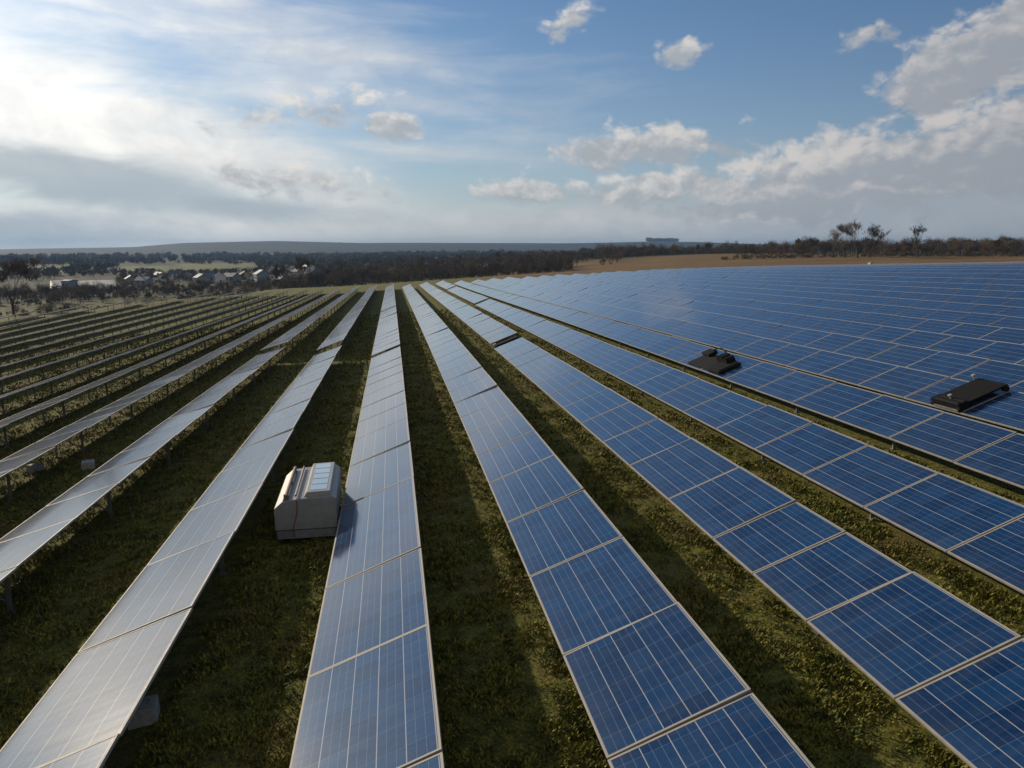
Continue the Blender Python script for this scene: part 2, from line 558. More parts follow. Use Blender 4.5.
def cell_mat():
    m_, t, b = material('solar_glass')
    uv = t.node('ShaderNodeUVMap', uv_map='UVMap')
    s_ = t.node('ShaderNodeSeparateXYZ')
    t.l.new(uv.outputs[0], s_.inputs[0])
    u, v = s_.outputs[0], s_.outputs[1]           # metres across and along
    inf = t.node('ShaderNodeObjectInfo')
    rnd = inf.outputs['Random']
    W5 = (WID - 0.09) / 5

    def line(x, period, half, off=0.0):
        w = t.m('PINGPONG', t.m('ADD', x, off), period / 2)
        return t.m('SUBTRACT', 1.0, t.ss(w, half * 0.6, half * 1.5))
    bold = line(u, W5, 0.0065)
    thin = line(u, W5 / 3, 0.0034)
    cross = line(v, 0.52, 0.0032, 0.17)
    # every cell its own blue, with crystal flakes
    cb = t.node('ShaderNodeCombineXYZ')
    t.put(cb.inputs[0], t.m('FLOOR', t.m('DIVIDE', u, W5)))
    t.put(cb.inputs[1], t.m('FLOOR', t.m('DIVIDE', t.m('ADD', v, 0.17), 0.52)))
    t.put(cb.inputs[2], t.m('MULTIPLY', rnd, 37.0))
    wn = t.node('ShaderNodeTexWhiteNoise', noise_dimensions='3D')
    t.l.new(cb.outputs[0], wn.inputs['Vector'])
    geo = t.node('ShaderNodeNewGeometry')
    P = geo.outputs['Position']
    fl = t.noise(P, 14.0, 3, 0.6)
    k = t.m('ADD', t.m('MULTIPLY', wn.outputs['Value'], 0.42), t.m('MULTIPLY', fl, 0.58))
    c = t.mix(t.ss(k, 0.2, 0.75), (0.0018, 0.018, 0.066), (0.005, 0.039, 0.120))
    c = t.mix(t.m('MULTIPLY', t.ss(rnd, 0.2, 1.0), 0.35), c, (0.006, 0.020, 0.058))
    c = t.mix(t.m('MULTIPLY', thin, 0.5), c, (0.20, 0.24, 0.30))
    c = t.mix(t.m('MULTIPLY', cross, 0.42), c, (0.20, 0.24, 0.30))
    c = t.mix(t.m('MULTIPLY', bold, 0.8), c, (0.42, 0.41, 0.39))
    # dust: streaky along the slope and towards the low edge
    d1 = t.noise(t.map(P, scale=(1.2, 7.0, 1)), 0.8, 5, 0.65)
    d2 = t.noise(P, 0.25, 3, 0.5)
    low = t.ss(u, 0.5, 0.0, 0.0, 0.04)
    dust = t.m('ADD', t.m('MULTIPLY', t.ss(t.m('ADD', d1, t.m('MULTIPLY', d2, 0.5)), 0.55, 1.05), 0.06), low)
    c = t.mix(dust, c, (0.30, 0.28, 0.25))
    t.put(b.inputs['Base Color'], c)
    b.inputs['IOR'].default_value = 1.5
    t.put(b.inputs['Roughness'], t.m('ADD', t.m('MULTIPLY', dust, 0.3), 0.11))
    b.inputs['Coat Weight'].default_value = 0.5
    b.inputs['Sheen Weight'].default_value = 0.32          # fine dust, seen at grazing angles
    b.inputs['Sheen Roughness'].default_value = 0.12
    b.inputs['Sheen Tint'].default_value = (1.0, 0.88, 0.76, 1)
    b.inputs['Coat Roughness'].default_value = 0.10
    # faint ripple of the sheet
    bp = t.node('ShaderNodeBump')
    bp.inputs['Strength'].default_value = 0.02
    bp.inputs['Distance'].default_value = 0.05
    t.put(bp.inputs['Height'], t.noise(P, 1.6, 2, 0.5))
    t.l.new(bp.outputs[0], b.inputs['Normal'])
    return m_


M_CELL = cell_mat()
M_ALU = simple('frame_aluminium', (0.28, 0.262, 0.235), 0.68, 0.0, 0.12, 3.0)
M_STEEL = simple('galvanised_steel', (0.20, 0.205, 0.21), 0.5, 0.6, 0.2, 9.0)
M_BACK = simple('panel_backsheet', (0.35, 0.36, 0.37), 0.6, 0, 0.1)
FW, FT = 0.036, 0.045
CACHE = {}


def panel_meshes(L, split, FE=FW):
    """panel lying in its own frame: x across 0..WID, y along 0..L, glass 4 mm below the frame lip"""
    key = (round(L, 2), split, FE)
    if key in CACHE:
        return CACHE[key]
    L = key[0]
    g = MB()
    x0, x1, y0, y1 = FW, WID - FW, FE, L - FE
    g.face([(x0, y0, -.004), (x1, y0, -.004), (x1, y1, -.004), (x0, y1, -.004)], 0,
           [(0, 0), (x1 - x0, 0), (x1 - x0, y1 - y0), (0, y1 - y0)])
    g.face([(x0, y1, -.03), (x1, y1, -.03), (x1, y0, -.03), (x0, y0, -.03)], 1)
    f = MB() if split else g
    mi = 0 if split else 2
    for (a, b, c, d) in ((0, WID, 0, FE), (0, WID, L - FE, L), (0, FW, FE, L - FE), (WID - FW, WID, FE, L - FE)):
        f.box(a, b, c, d, -FT, 0, mi)
    gm = g.mesh('panel', [M_CELL, M_BACK] if split else [M_CELL, M_BACK, M_ALU], weld=False)
    fm = f.mesh('panel_frame', M_ALU, weld=False) if split else None
    CACHE[key] = (gm, fm)
    return CACHE[key]


LEGC = {}


def leg_mesh(kind, h):
    key = (kind, round(h * 10))
    if key not in LEGC:
        m = MB()
        m.box(-.045, .045, -.03, .03, -0.35, h)
        m.box(-.09, .09, -.07, .07, -0.02, 0.03)
        if kind == 'rear':
            m.tube((0, 0, .25), (-.75, 0, h - .28), .022, n=6)
        LEGC[key] = m.mesh('leg', M_STEEL)
    return LEGC[key]


def purlin_mesh(L):
    key = ('p', round(L, 2))
    if key not in LEGC:
        m = MB()
        m.box(-.03, .03, 0, L, -.08, 0)
        LEGC[key] = m.mesh('purlin', M_STEEL)
    return LEGC[key]


def tilt_of(i):
    """rows further down the slope lie flatter"""
    if i >= 2:
        return TILT
    return R({1: 20.4, 0: 16.8, -1: 15.4, -2: 15.6, -3: 15.6, -4: 14.4, -5: 13.2, -6: 12.2}.get(i, max(6.2, 11.4 + 0.66 * (i + 7))))


def row_x(i):
    return X0 + PITCHX * i + DX.get(i, 0.0)


def row_g(i, y):
    return gz(row_x(i) + WC / 2, y)


def table(i, seams, lift, label, group, legs=2, near=0.0, rails=True, legstep=2):
    """one stiff run of panels on its legs; seams = y of every joint, front to back"""
    tl = tilt_of(i)
    wc, ws = WID * math.cos(tl), WID * math.sin(tl)
    x = row_x(i) + WC - wc
    lift = lift + (WS - ws) * (1.0 if i > -5 else 0.72)                                  # the high edge keeps its place
    y0 = seams[0]
    zb = row_g(i, y0)
    root = empty('solar_table', (x, y0, zb))
    tag(root, label, 'solar array', group)
    rr = random.Random(i * 97 + int(y0 * 3))
    for k in range(len(seams) - 1):
        a, b = seams[k], seams[k + 1]
        L = b - a - 0.03
        za, zc = row_g(i, a), row_g(i, b)
        sl = math.atan2(zc - za, b - a)
        split = a < near
        gm, fm = panel_meshes(L, split, FW if a < 45 else 0.013)
        rot = Matrix.Rotation(sl + R(rr.gauss(0, .10)), 3, 'X') @ Matrix.Rotation(-tl + R(rr.gauss(0, .35)), 3, 'Y')
        p = obj('panel', gm, root, (0, a + .015 - y0, za + LOW + lift - zb), rot.to_euler())
        if fm:
            obj('frame', fm, p)
    nseg = 0
    for k in range(0, len(seams) - 1, legstep):
        k2 = min(k + legstep, len(seams) - 1)
        a, b = seams[k], seams[k2]
        za, zc = row_g(i, a), row_g(i, b)
        sl = math.atan2(zc - za, b - a)
        Ls = math.hypot(b - a, zc - za)
        if rails:
            for fx in (.28, .78):
                obj('purlin', purlin_mesh(Ls), root, (fx * wc, a - y0, za + LOW + lift + fx * ws - .062 - zb), (sl, 0, 0))
        ym = a + .45
        for kind, fx in ((('rear', .78), ('front', .28)) if legs == 2 else (('rear', .78),)):
            g = gz(x + fx * wc, ym)
            top = row_g(i, ym) + LOW + lift + fx * ws - .11
            obj('leg', leg_mesh(kind, top - g), root, (fx * wc, ym - y0, g - zb))
    return root


def far_seams(y, yend, step=3.2):
    out = [y]
    while out[-1] + step * 0.6 < yend:
        out.append(round(out[-1] + step, 3))
    return out


ORD = ['zeroth', 'first', 'second', 'third', 'fourth', 'fifth', 'sixth', 'seventh', 'eighth', 'ninth', 'tenth', 'eleventh', 'twelfth', 'thirteenth',
       'fourteenth', 'fifteenth', 'sixteenth', 'seventeenth', 'eighteenth', 'nineteenth', 'twentieth', 'twenty-first', 'twenty-second', 'twenty-third',
       'twenty-fourth', 'twenty-fifth', 'twenty-sixth']
GR = 'rows of solar panels on the sloping field'


def back(y, n, step):
    return [round(y - step * k, 2) for k in range(n, 0, -1)]


NEAR = {1: back(14.1, 3, 3.9) + [14.1, 18.17, 22.2, 26.2],
        2: back(12.17, 3, 3.4) + [12.17, 15.7, 21.18, 25.48, 29.4],
        3: back(9.01, 3, 2.7) + [9.01, 11.77, 15.04, 18.42, 21.95, 25.3],
        4: back(9.34, 3, 2.4) + [9.34, 11.81, 13.92, 15.94, 18.87, 22.31, 25.4],
        5: back(16.79, 4, 2.95) + [16.79, 19.73, 22.74, 25.8],
        6: back(19.5, 3, 3.05) + [19.5, 22.53, 25.81, 28.9]}
GAPS = {0: [(61.0, 62.4, .0, .22)], 1: [(58.6, 60.6, .0, .20)], 2: [(54.6, 55.2, 0, .10), (104.0, 104.6, .10, .16)], 4: [(54.6, 56.6, 0, .14)],
        5: [(108.0, 109.0, 0, .1), (164.5, 166, .1, .2)]}
YEND = {-14: 134, -13: 135, -12: 147, -11: 159, -10: 173, -9: 188, -8: 200, -7: 207}
VIS0 = {0: 12, 1: 6}


def row_label(i):
    if i <= 1:
        n = 2 - i
        s = 'left'
    else:
        n = i - 1
        s = 'right'
    return ORD[n] + ' solar row ' + s + ' of the grey cabinet'


for i in range(-14, 28):
    yend = YEND.get(i, 206.5 + (2 * math.sin(i * 1.7)))
    if i in NEAR:
        s = NEAR[i]
    else:
        if i <= 0:
            y0 = 13 - 9.5 * i if i < 0 else 12.6
        else:
            y0 = 20 + 4.7 * (i - 6)
        y0 = max(4.0, y0 - 8.0)
        if i == 7: y0 = 15.2
        s = [y0]
    gaps = GAPS.get(i, [])
    segs, lift = [], 0.0
    start = s
    for (ga, gb, l0, l1) in gaps:
        run = [y for y in start if y < ga - 1]
        run = far_seams(run[-1], ga - 1.6)
        run = [y for y in start if y < run[0]] + run
        run[-1] = ga
        segs.append((run, l0))
        start = [gb]
        lift = l1
    run = far_seams(start[-1], yend)
    segs.append(([y for y in start if y < run[0]] + run, lift))
    segs = [q for q in segs if len(q[0]) > 1]
    lab = row_label(i)
    far_right = i > 9
    for k, (sm, lf) in enumerate(segs):
        if len(segs) > 1:
            l = ('near part of ' if k == 0 else 'farthest part of ' if k == len(segs) - 1 else 'middle part of ') + lab
            if k > 0:
                l += ', beyond a dark gap'
        else:
            l = lab
        table(i, sm, lf, l, GR, legs=1 if far_right else 2, near=34 if 0 <= i <= 8 else 0, rails=True, legstep=4 if far_right else (2 if i > -9 else 3))

# ------------------------------------------------------------------ vegetation


def at(u, D):
    """bearing of a landmark and its distance -> ground point"""
    a = math.atan((u - 512) / FPX) + HEAD
    x, y = D * math.sin(a), D * math.cos(a)
    return x, y, gz(x, y)


def bark_mat(name, col, var=0.3):
    m_, t, b = material(name)
    geo = t.node('ShaderNodeNewGeometry')
    n = t.noise(geo.outputs['Position'], 0.11, 4, 0.6)
    k = t.m('ADD', t.m('MULTIPLY', n, 0.7), t.m('MULTIPLY', geo.outputs['Random Per Island'], 0.4))
    lo, hi = tuple(c * (1 - var) for c in col), tuple(c * (1 + var) for c in col)
    t.put(b.inputs['Base Color'], t.mix(t.ss(k, 0.3, 0.8), lo, hi))
    b.inputs['Roughness'].default_value = 0.9
    b.inputs['Specular IOR Level'].default_value = 0.1
    return m_


M_BARK = bark_mat('bark', (0.075, 0.064, 0.052))
M_TWIG = bark_mat('twigs', (0.12, 0.096, 0.070))
M_TWIGR = bark_mat('russet_twigs', (0.135, 0.092, 0.056), 0.4)
M_SHRUB = bark_mat('shrub_leaves', (0.066, 0.068, 0.030), 0.4)


class Tri:
    def __init__(s):
        s.v, s.f = [], []

    def limb(s, p, q, r0, r1, n=3):
        d = (q - p)
        if d.length < 1e-6:
            return
        d.normalize()
        a = d.orthogonal().normalized()
        b = d.cross(a)
        k = len(s.v)
        for c, r in ((p, r0), (q, r1)):
            for j in range(n):
                t = 2 * math.pi * j / n
                s.v.append(tuple(c + (a * math.cos(t) + b * math.sin(t)) * r))
        for j in range(n):
            j2 = (j + 1) % n
            s.f += [(k + j, k + j2, k + n + j2), (k + j, k + n + j2, k + n + j)]

    def twig(s, p, q, w):
        d = (q - p)
        a = d.orthogonal().normalized() * w
        k = len(s.v)
        s.v += [tuple(p - a), tuple(p + a), tuple(q)]
        s.f.append((k, k + 1, k + 2))

    def arrays(s):
        return np.array(s.v, float).reshape(-1, 3), np.array(s.f, int).reshape(-1, 3)


def rand_dir(r, axis, spread):
    d = Vector((r.gauss(0, 1), r.gauss(0, 1), r.gauss(0, 1))).normalized()
    return (axis.normalized() + d * spread).normalized()


def bare_tree(seed, H=10.0, spread=0.55, depth=4, twigs=5, tw=0.05, trunk_frac=0.28, nb=3):
    """bare winter tree: (trunk arrays, crown arrays)"""
    r = random.Random(seed)
    T, C = Tri(), Tri()

    def grow(p, d, L, rad, lev):
        q = p
        dd = d
        for _ in range(2):
            dd = (rand_dir(r, dd, 0.16) + Vector((0, 0, 0.10))).normalized()
            q2 = q + dd * (L / 2)
            (T if lev <= 1 else C).limb(q, q2, rad, rad * 0.78, 5 if lev == 0 else 3)
            q, rad = q2, rad * 0.78
        if lev == depth:
            for _ in range(twigs):
                e = rand_dir(r, dd, 0.75)
                C.twig(q - dd * L * r.random() * 0.8, q + e * L * r.uniform(0.5, 1.0), tw)
            return
        n = nb if lev else nb + 2
        for k in range(n):
            sp = spread * (0.85 if lev else 1.0)
            e = rand_dir(r, dd + Vector((0, 0, 0.12)), sp)
            start = p + (q - p) * (r.uniform(0.55, 1.0) if k else 1.0)
            grow(start, e, L * r.uniform(0.62, 0.86), rad * r.uniform(0.46, 0.64), lev + 1)
    grow(Vector((0, 0, -0.4)), Vector((0, 0, 1)), H * trunk_frac, H * 0.021, 0)
    vt, ft = T.arrays()
    vc, fc = C.arrays()
    zmax = max(vt[:, 2].max(), vc[:, 2].max())
    k = H / zmax
    return (vt * k, ft), (vc * k, fc)


def leafy(seed, H, W, n, leaf):
    """evergreen/brushy shrub: small faces through an uneven volume"""
    r = np.random.default_rng(seed)
    cen = r.normal(0, 1, (9, 3)) * [W * .28, W * .28, H * .16] + [0, 0, H * .5]
    rad = r.uniform(.16, .32, 9) * max(W, H) * .8
    k = r.integers(0, 9, n)
    d = r.normal(0, 1, (n, 3))
    d /= np.linalg.norm(d, axis=1, keepdims=True)
    c = cen[k] + d * (rad[k] * r.random(n) ** 0.45)[:, None]
    c[:, 2] = np.abs(c[:, 2]) * 0.98
    a = r.normal(0, 1, (n, 3))
    a /= np.linalg.norm(a, axis=1, keepdims=True)
    b = np.cross(a, r.normal(0, 1, (n, 3)))
    b /= np.linalg.norm(b, axis=1, keepdims=True)
    s_ = leaf * r.uniform(.6, 1.4, (n, 1))
    v = np.stack([c - a * s_, c + a * s_, c + b * s_ * 1.4], 1).reshape(-1, 3)
    return v, np.arange(n * 3).reshape(-1, 3)


def merged(name, protos, spots, mats, kind='stuff'):
    """many copies in one mesh, for a wood that reads as one mass; protos = list of (v, f, slot) lists"""
    V, F, MI = [], [], []
    off = 0
    for (pi, x, y, z, sc, rz, sz) in spots:
        c, s_ = math.cos(rz), math.sin(rz)
        for (v, f, slot) in protos[pi]:
            w = np.empty_like(v)
            w[:, 0] = (v[:, 0] * c - v[:, 1] * s_) * sc + x
            w[:, 1] = (v[:, 0] * s_ + v[:, 1] * c) * sc + y
            w[:, 2] = v[:, 2] * sc * sz + z
            V.append(w)
            F.append(f + off)
            MI.append(np.full(len(f), slot))
            off += len(v)
    return tag(obj(name, np_mesh(name, np.vstack(V), np.vstack(F), mats, np.concatenate(MI))), kind=kind)


WOODM = [M_BARK, M_TWIG, M_TWIGR, M_SHRUB]
PROTO = []
for k in range(5):
    (vt, ft), (vc, fc) = bare_tree(100 + k, 10, 0.62, 3, 7, 0.11, 0.24, 3)
    PROTO.append([(vt, ft, 0), (vc, fc, 2 if k in (1, 4) else 1)])
for k in range(3):
    v, f = leafy(200 + k, 3.4, 4.5, 260, 0.22)
    PROTO.append([(v, f, 3 if k else 2)])


def thicket(seed, H, W, n, ln, w):
    """crown of a bare wood tree: slivers of twig through an uneven ovoid, denser low down"""
    r = np.random.default_rng(seed)
    cen = r.normal(0, 1, (7, 3)) * [W * .2, W * .2, H * .12] + [0, 0, H * .52]
    k = r.integers(0, 7, n)
    d = r.normal(0, 1, (n, 3))
    d /= np.linalg.norm(d, axis=1, keepdims=True)
    c = cen[k] + d * [W * .33, W * .33, H * .34] * (r.random((n, 1)) ** .5)
    c[:, 2] = np.clip(c[:, 2], .2, None)
    a = r.normal(0, 1, (n, 3)) * [.6, .6, .5] + [0, 0, .8]
    a /= np.linalg.norm(a, axis=1, keepdims=True)
    b = np.cross(a, r.normal(0, 1, (n, 3)))
    b /= np.linalg.norm(b, axis=1, keepdims=True)
    L = ln * r.uniform(.5, 1.4, (n, 1))
    v = np.stack([c - b * w, c + b * w, c + a * L], 1).reshape(-1, 3)
    return v, np.arange(n * 3).reshape(-1, 3)


NB = len(PROTO)
for k in range(6):                                   # near woods
    (vt, ft), _ = bare_tree(300 + k, 9, 0.5, 2, 1, 0.1, 0.3, 3)
    v, f = thicket(310 + k, 10, 7, 420, 1.5, .09)
    PROTO.append([(vt, ft, 0), (v, f, (1, 2, 1, 0, 1, 2)[k])])
NF = len(PROTO)
for k in range(4):                                   # far woods
    v, f = thicket(330 + k, 10, 10, 70, 3.2, .9)
    PROTO.append([(v, f, (0, 1, 0, 1)[k])])


def band(name, boxes):
    """boxes: (u0, u1, d0, d1, count, height lo, height hi, share of shrubs)"""
    spots = []
    r = random.Random(len(name) * 31)
    for (u0, u1, d0, d1, n, h0, h1, sh) in boxes:
        for _ in range(n):
            u, D = r.uniform(u0, u1), math.sqrt(r.uniform(d0 * d0, d1 * d1))
            x, y, z = at(u, D)
            if D < 4000 and mnoise.noise(Vector((x * .012, y * .012, 3.1))) < -0.22:
                continue
            h = r.uniform(h0, h1) * (0.85 + 0.4 * mnoise.noise(Vector((x * .02, y * .02, 7))))
            if r.random() < sh:
                spots.append((r.randrange(5, 8), x, y, z - .1, max(1.4, h * .55) / 3.4, r.uniform(0, 6.3), r.uniform(.8, 1.1)))
            else:
                if D > 700:
                    pk = r.randrange(NF, NF + 4)
                else:
                    pk = r.randrange(5) if r.random() < .2 else r.randrange(NB, NF)
                spots.append((pk, x, y, z, h / 10, r.uniform(0, 6.3), 1))
    return merged(name, PROTO, spots, WOODM)


band('hillside_woodland', [(735, 1180, 400, 470, 330, 5.0, 8, .1), (790, 1180, 430, 560, 420, 7, 10.3, 0), (720, 1180, 385, 402, 260, 2.0, 4.5, .8)])
band('valley_woodland', [(285, 570, 325, 430, 480, 5.5, 9, .3), (330, 620, 420, 620, 420, 7, 11, .1), (550, 770, 530, 720, 460, 5.5, 9.5, .15)])
band('hedgerow', [(-90, 75, 225, 300, 150, 2.5, 5, .6), (60, 200, 240, 300, 90, 2.5, 4.5, .8), (180, 300, 262, 340, 120, 2.5, 5.5, .6),
                  (-60, 300, 330, 450, 330, 4, 7.5, .3), (120, 300, 530, 680, 220, 4, 7.5, .2), (55, 330, 415, 462, 170, 2.5, 5, .5)])
band('far_woodland', [(-90, 340, 700, 800, 170, 4.5, 7, 0), (-90, 20, 800, 1200, 90, 6, 10, 0), (76, 122, 800, 1200, 70, 6, 9, 0), (260, 340, 800, 1200, 120, 6, 10, 0), (-90, 340, 1180, 1340, 150, 6, 9, 0), (-90, 420, 1350, 1600, 520, 9, 13, 0), (300, 800, 780, 1400, 900, 8, 12, 0),
                      (-90, 800, 1700, 2300, 1500, 10, 14, 0), (-90, 60, 620, 760, 110, 6, 9, 0)])
band('skyline_copse', [(646, 674, 4480, 4560, 460, 18, 21, 0)])

TREEC = {}


def tree(u, D, H, seed, label, spread=.55, tw=.035, group=None, depth=4, shrubby=False, twig=M_TWIG):
    x, y, z = at(u, D)
    key = (seed, H)
    if key not in TREEC:
        (vt, ft), (vc, fc) = bare_tree(seed, H, spread * .72, depth + 1, 4, tw * .5, .23, 3)
        TREEC[key] = (np_mesh('trunk', vt, ft, M_BARK), np_mesh('crown', vc, fc, twig))
    root = empty('bare_tree', (x, y, z), seed * 1.7)
    tag(root, label, 'tree', group)
    obj('trunk', TREEC[key][0], root)
    obj('crown', TREEC[key][1], root)


tree(15, 186, 13.6, 1, 'tall bare tree standing alone at the left edge of the field', .75, .14)
tree(286, 318, 14.2, 2, 'broad bare tree on the left of a close pair behind the field end', .6, .09)
tree(301, 322, 13.4, 3, 'bare tree on the right of a close pair behind the field end', .6, .09)
tree(342, 345, 12.5, 4, 'bare tree poking above the dark wood beyond the left rows', .55, .05)
tree(420, 365, 11.5, 5, 'bare tree with rounded crown above the wood behind the centre rows', .55, .05)
G5 = 'tall trees above the wood on the right'
tree(829, 388, 14.0, 6, 'leftmost and lowest of the tall bare trees above the right wood', .6, .05, G5)
tree(840, 384, 16.5, 7, 'second from left of the tall bare trees above the right wood', .6, .05, G5)
tree(853, 380, 18.0, 8, 'highest of the tall bare trees above the right wood', .55, .05, G5)
tree(864, 384, 16.0, 9, 'bare tree just right of the highest tree above the right wood', .6, .05, G5)
tree(876, 390, 14.0, 10, 'rightmost of the five tall bare trees above the right wood', .6, .05, G5)
tree(912, 382, 15.0, 11, 'rounded olive tree standing apart, right of the tall bare trees', .5, .07, None, 4, False, M_SHRUB)


def shrub(u, D, H, W, seed, label, mat=M_SHRUB, group=None):
    x, y, z = at(u, D)
    v, f = leafy(seed, H, W, 900, .13)
    root = empty('shrub', (x, y, z - .05))
    tag(root, label, 'shrub', group)
    st = MB()
    for k in range(4):
        st.tube((0, 0, -.2), (math.cos(k * 1.7) * W * .2, math.sin(k * 1.7) * W * .2, H * .55), .05, .02, 5)
    obj('stems', st.mesh('stems', M_BARK), root)
    obj('leaves', np_mesh('leaves', v, f, mat), root)


shrub(128, 226, 3.2, 9, 21, 'wide dark bush beside the yellow grass at the left field end')
shrub(107, 214, 2.2, 4, 22, 'small russet bush left of the wide dark bush', M_TWIGR)

# ------------------------------------------------------------------ village in the valley
WALLC = {'white': (.66, .65, .63), 'cream': (.40, .35, .28), 'grey': (.22, .22, .23), 'lilac': (.27, .26, .32), 'blue': (.20, .24, .30)}
ROOFC = {'slate': (.07, .08, .11), 'blue': (.09, .12, .20), 'red': (.17, .08, .06), 'brown': (.10, .075, .06), 'white': (.72, .72, .72), 'grey': (.25, .26, .28)}
WM = {k: simple('render_' + k, c, .85, 0, .08, .8) for k, c in WALLC.items()}
RM = {k: simple('roof_' + k, c, .7, 0, .2, 2.0) for k, c in ROOFC.items()}
M_PANE = simple('window_glass', (.03, .035, .045), .1, 0, .2)
M_DOOR = simple('door_paint', (.10, .07, .05), .5)


def house(u, D, w, d, h, rot, wall, roof, label, group='houses of the valley village', chim=True, pitch=.62):
    x, y, z = at(u, D)
    root = empty('house', (x, y, z), rot)
    tag(root, label, 'house', group)
    m = MB()
    rh = d / 2 * pitch
    prof = [(-d / 2, -1), (d / 2, -1), (d / 2, h), (0, h + rh), (-d / 2, h)]
    m.prism([(a, b) for a, b in prof], -w / 2, w / 2)
    obj('wall', m.mesh('wall', WM[wall]), root)
    r_ = MB()
    t_, o = .22, .45
    for sgn in (-1, 1):
        e = sgn * (d / 2 + o)
        ez = h - o * pitch
        P = [(0, h + rh), (e, ez), (e, ez + t_), (0, h + rh + t_)]
        if sgn > 0: P = P[::-1]
        r_.prism(P, -w / 2 - o, w / 2 + o)
    ro = obj('roof', r_.mesh('roof', RM[roof], weld=False), root, (0, 0, .012))
    if chim:
        c = MB()
        c.box(-.35, .35, -.35, .35, 0, 1.6)
        c.box(-.42, .42, -.42, .42, 1.6, 1.75)
        obj('chimney', c.mesh('chimney', RM['brown']), ro, (d * .1, w * .3, h + rh * .75))
    for sx in (-1, 1):
        for k in range(max(2, int(w / 3))):
            yy = -w / 2 + (k + .5) * w / max(2, int(w / 3))
            win = MB()
            win.box(-.05, .05, -.6, .6, -.7, .7)
            wo = obj('window', win.mesh('window', M_PANE), root, (sx * (d / 2 + .02), yy, h * .6))
    dm = MB()
    dm.box(-.55, .55, -.05, .05, 0, 2.1)
    obj('door', dm.mesh('door', M_DOOR), root, (0, -w / 2 - .02, 0))
    return root


def film_mat():
    """milky polytunnel film that lets the light through"""
    m_, t, b = material('tunnel_film')
    b.inputs['Base Color'].default_value = (.8, .8, .79, 1)
    b.inputs['Roughness'].default_value = .5
    tr = t.node('ShaderNodeBsdfTranslucent')
    tr.inputs['Color'].default_value = (.95, .95, .94, 1)
    mx = t.node('ShaderNodeMixShader')
    mx.inputs[0].default_value = .7
    t.l.new(b.outputs[0], mx.inputs[1])
    t.l.new(tr.outputs[0], mx.inputs[2])
    t.l.new(mx.outputs[0], t.n['Material Output'].inputs['Surface'])
    return m_


M_FILM = film_mat()


def shed(u, D, w, d, h, rot, wall, roof, label):
    """low walled barrel-roofed farm shed"""
    x, y, z = at(u, D)
    root = empty('farm_shed', (x, y, z), rot)
    tag(root, label, 'shed')
    m = MB()
    m.box(-w / 2, w / 2, -d / 2, d / 2, -1, h)
    obj('wall', m.mesh('wall', WM[wall]), root)
    r_ = MB()
    n = 12
    arc = [(d / 2 * math.cos(math.pi * k / n) * 1.03, h + d * .5 * math.sin(math.pi * k / n)) for k in range(n + 1)]
    for (a0, b0), (a1, b1) in zip(arc, arc[1:]):
        r_.face([(a0, -w / 2, b0), (a0, w / 2, b0), (a1, w / 2, b1), (a1, -w / 2, b1)])
    obj('roof', r_.mesh('roof', M_FILM), root, (0, 0, .01), (0, 0, math.pi / 2))
    dr = MB()
    dr.box(-.08, .08, -2, 2, 0, h * .85)
    obj('door', dr.mesh('door', WM['grey']), root, (w / 2 + .03, 0, 0))


shed(96, 470, 21, 8.5, .7, .5, 'white', 'white', 'long white barrel-roofed shed in the valley at the left')
shed(62, 478, 7, 8, 1.0, .5, 'white', 'white', 'short white shed left of the long barrel-roofed white shed')
house(73, 466, 6.5, 5, 5.0, .9, 'blue', 'blue', 'blue-grey block standing between the two white sheds', None, False, .2)
HS = [(147, 505, 10, 8, 4.5, 1.2, 'lilac', 'grey', 'pale lilac house right of the white sheds'),
      (134, 540, 11, 8, 4.5, .4, 'grey', 'slate', 'slate-roofed house behind the wide dark bush'),
      (163, 640, 15, 8, 4, .6, 'white', 'grey', 'long white house highest on the valley side'),
      (178, 660, 12, 8, 4.5, 1.8, 'white', 'slate', 'white house with slate roof right of the long white house'),
      (190, 600, 10, 8, 5, .2, 'cream', 'brown', 'cream house with brown roof in the village centre'),
      (204, 520, 12, 9, 5, .5, 'grey', 'blue', 'grey house with dark blue roof among bare trees'),
      (213, 528, 9, 8, 5.4, 1.5, 'lilac', 'blue', 'lilac house beside the dark blue roof'),
      (223, 512, 7, 8, 6, .2, 'white', 'slate', 'narrow tall white gabled house in the village'),
      (234, 520, 13, 9, 5, .9, 'grey', 'slate', 'wide grey house right of the narrow white gable'),
      (247, 575, 10, 8, 5, .3, 'cream', 'red', 'cream house with red roof in the village'),
      (264, 490, 14, 10, 7, .35, 'blue', 'grey', 'large blue-grey house on the right of the village'),
      (278, 505, 7, 7, 6, 1.3, 'white', 'brown', 'small white house right of the large blue-grey house'),
      (284, 455, 11, 8, 3.2, .4, 'grey', 'grey', 'low pale grey house close behind the field edge'),
      (300, 520, 8, 7, 7.2, .7, 'cream', 'brown', 'tall cream house seen between the pair of bare trees'),
      (311, 585, 9, 8, 10, .5, 'white', 'white', 'tall building with a bright white roof above the trees'),
      (321, 500, 10, 8, 5, 1.9, 'lilac', 'blue', 'blue-roofed house at the right end of the village')]
for hs in HS:
    hs = list(hs)
    for q in (2, 3, 4):
        hs[q] *= .76
    house(*hs)

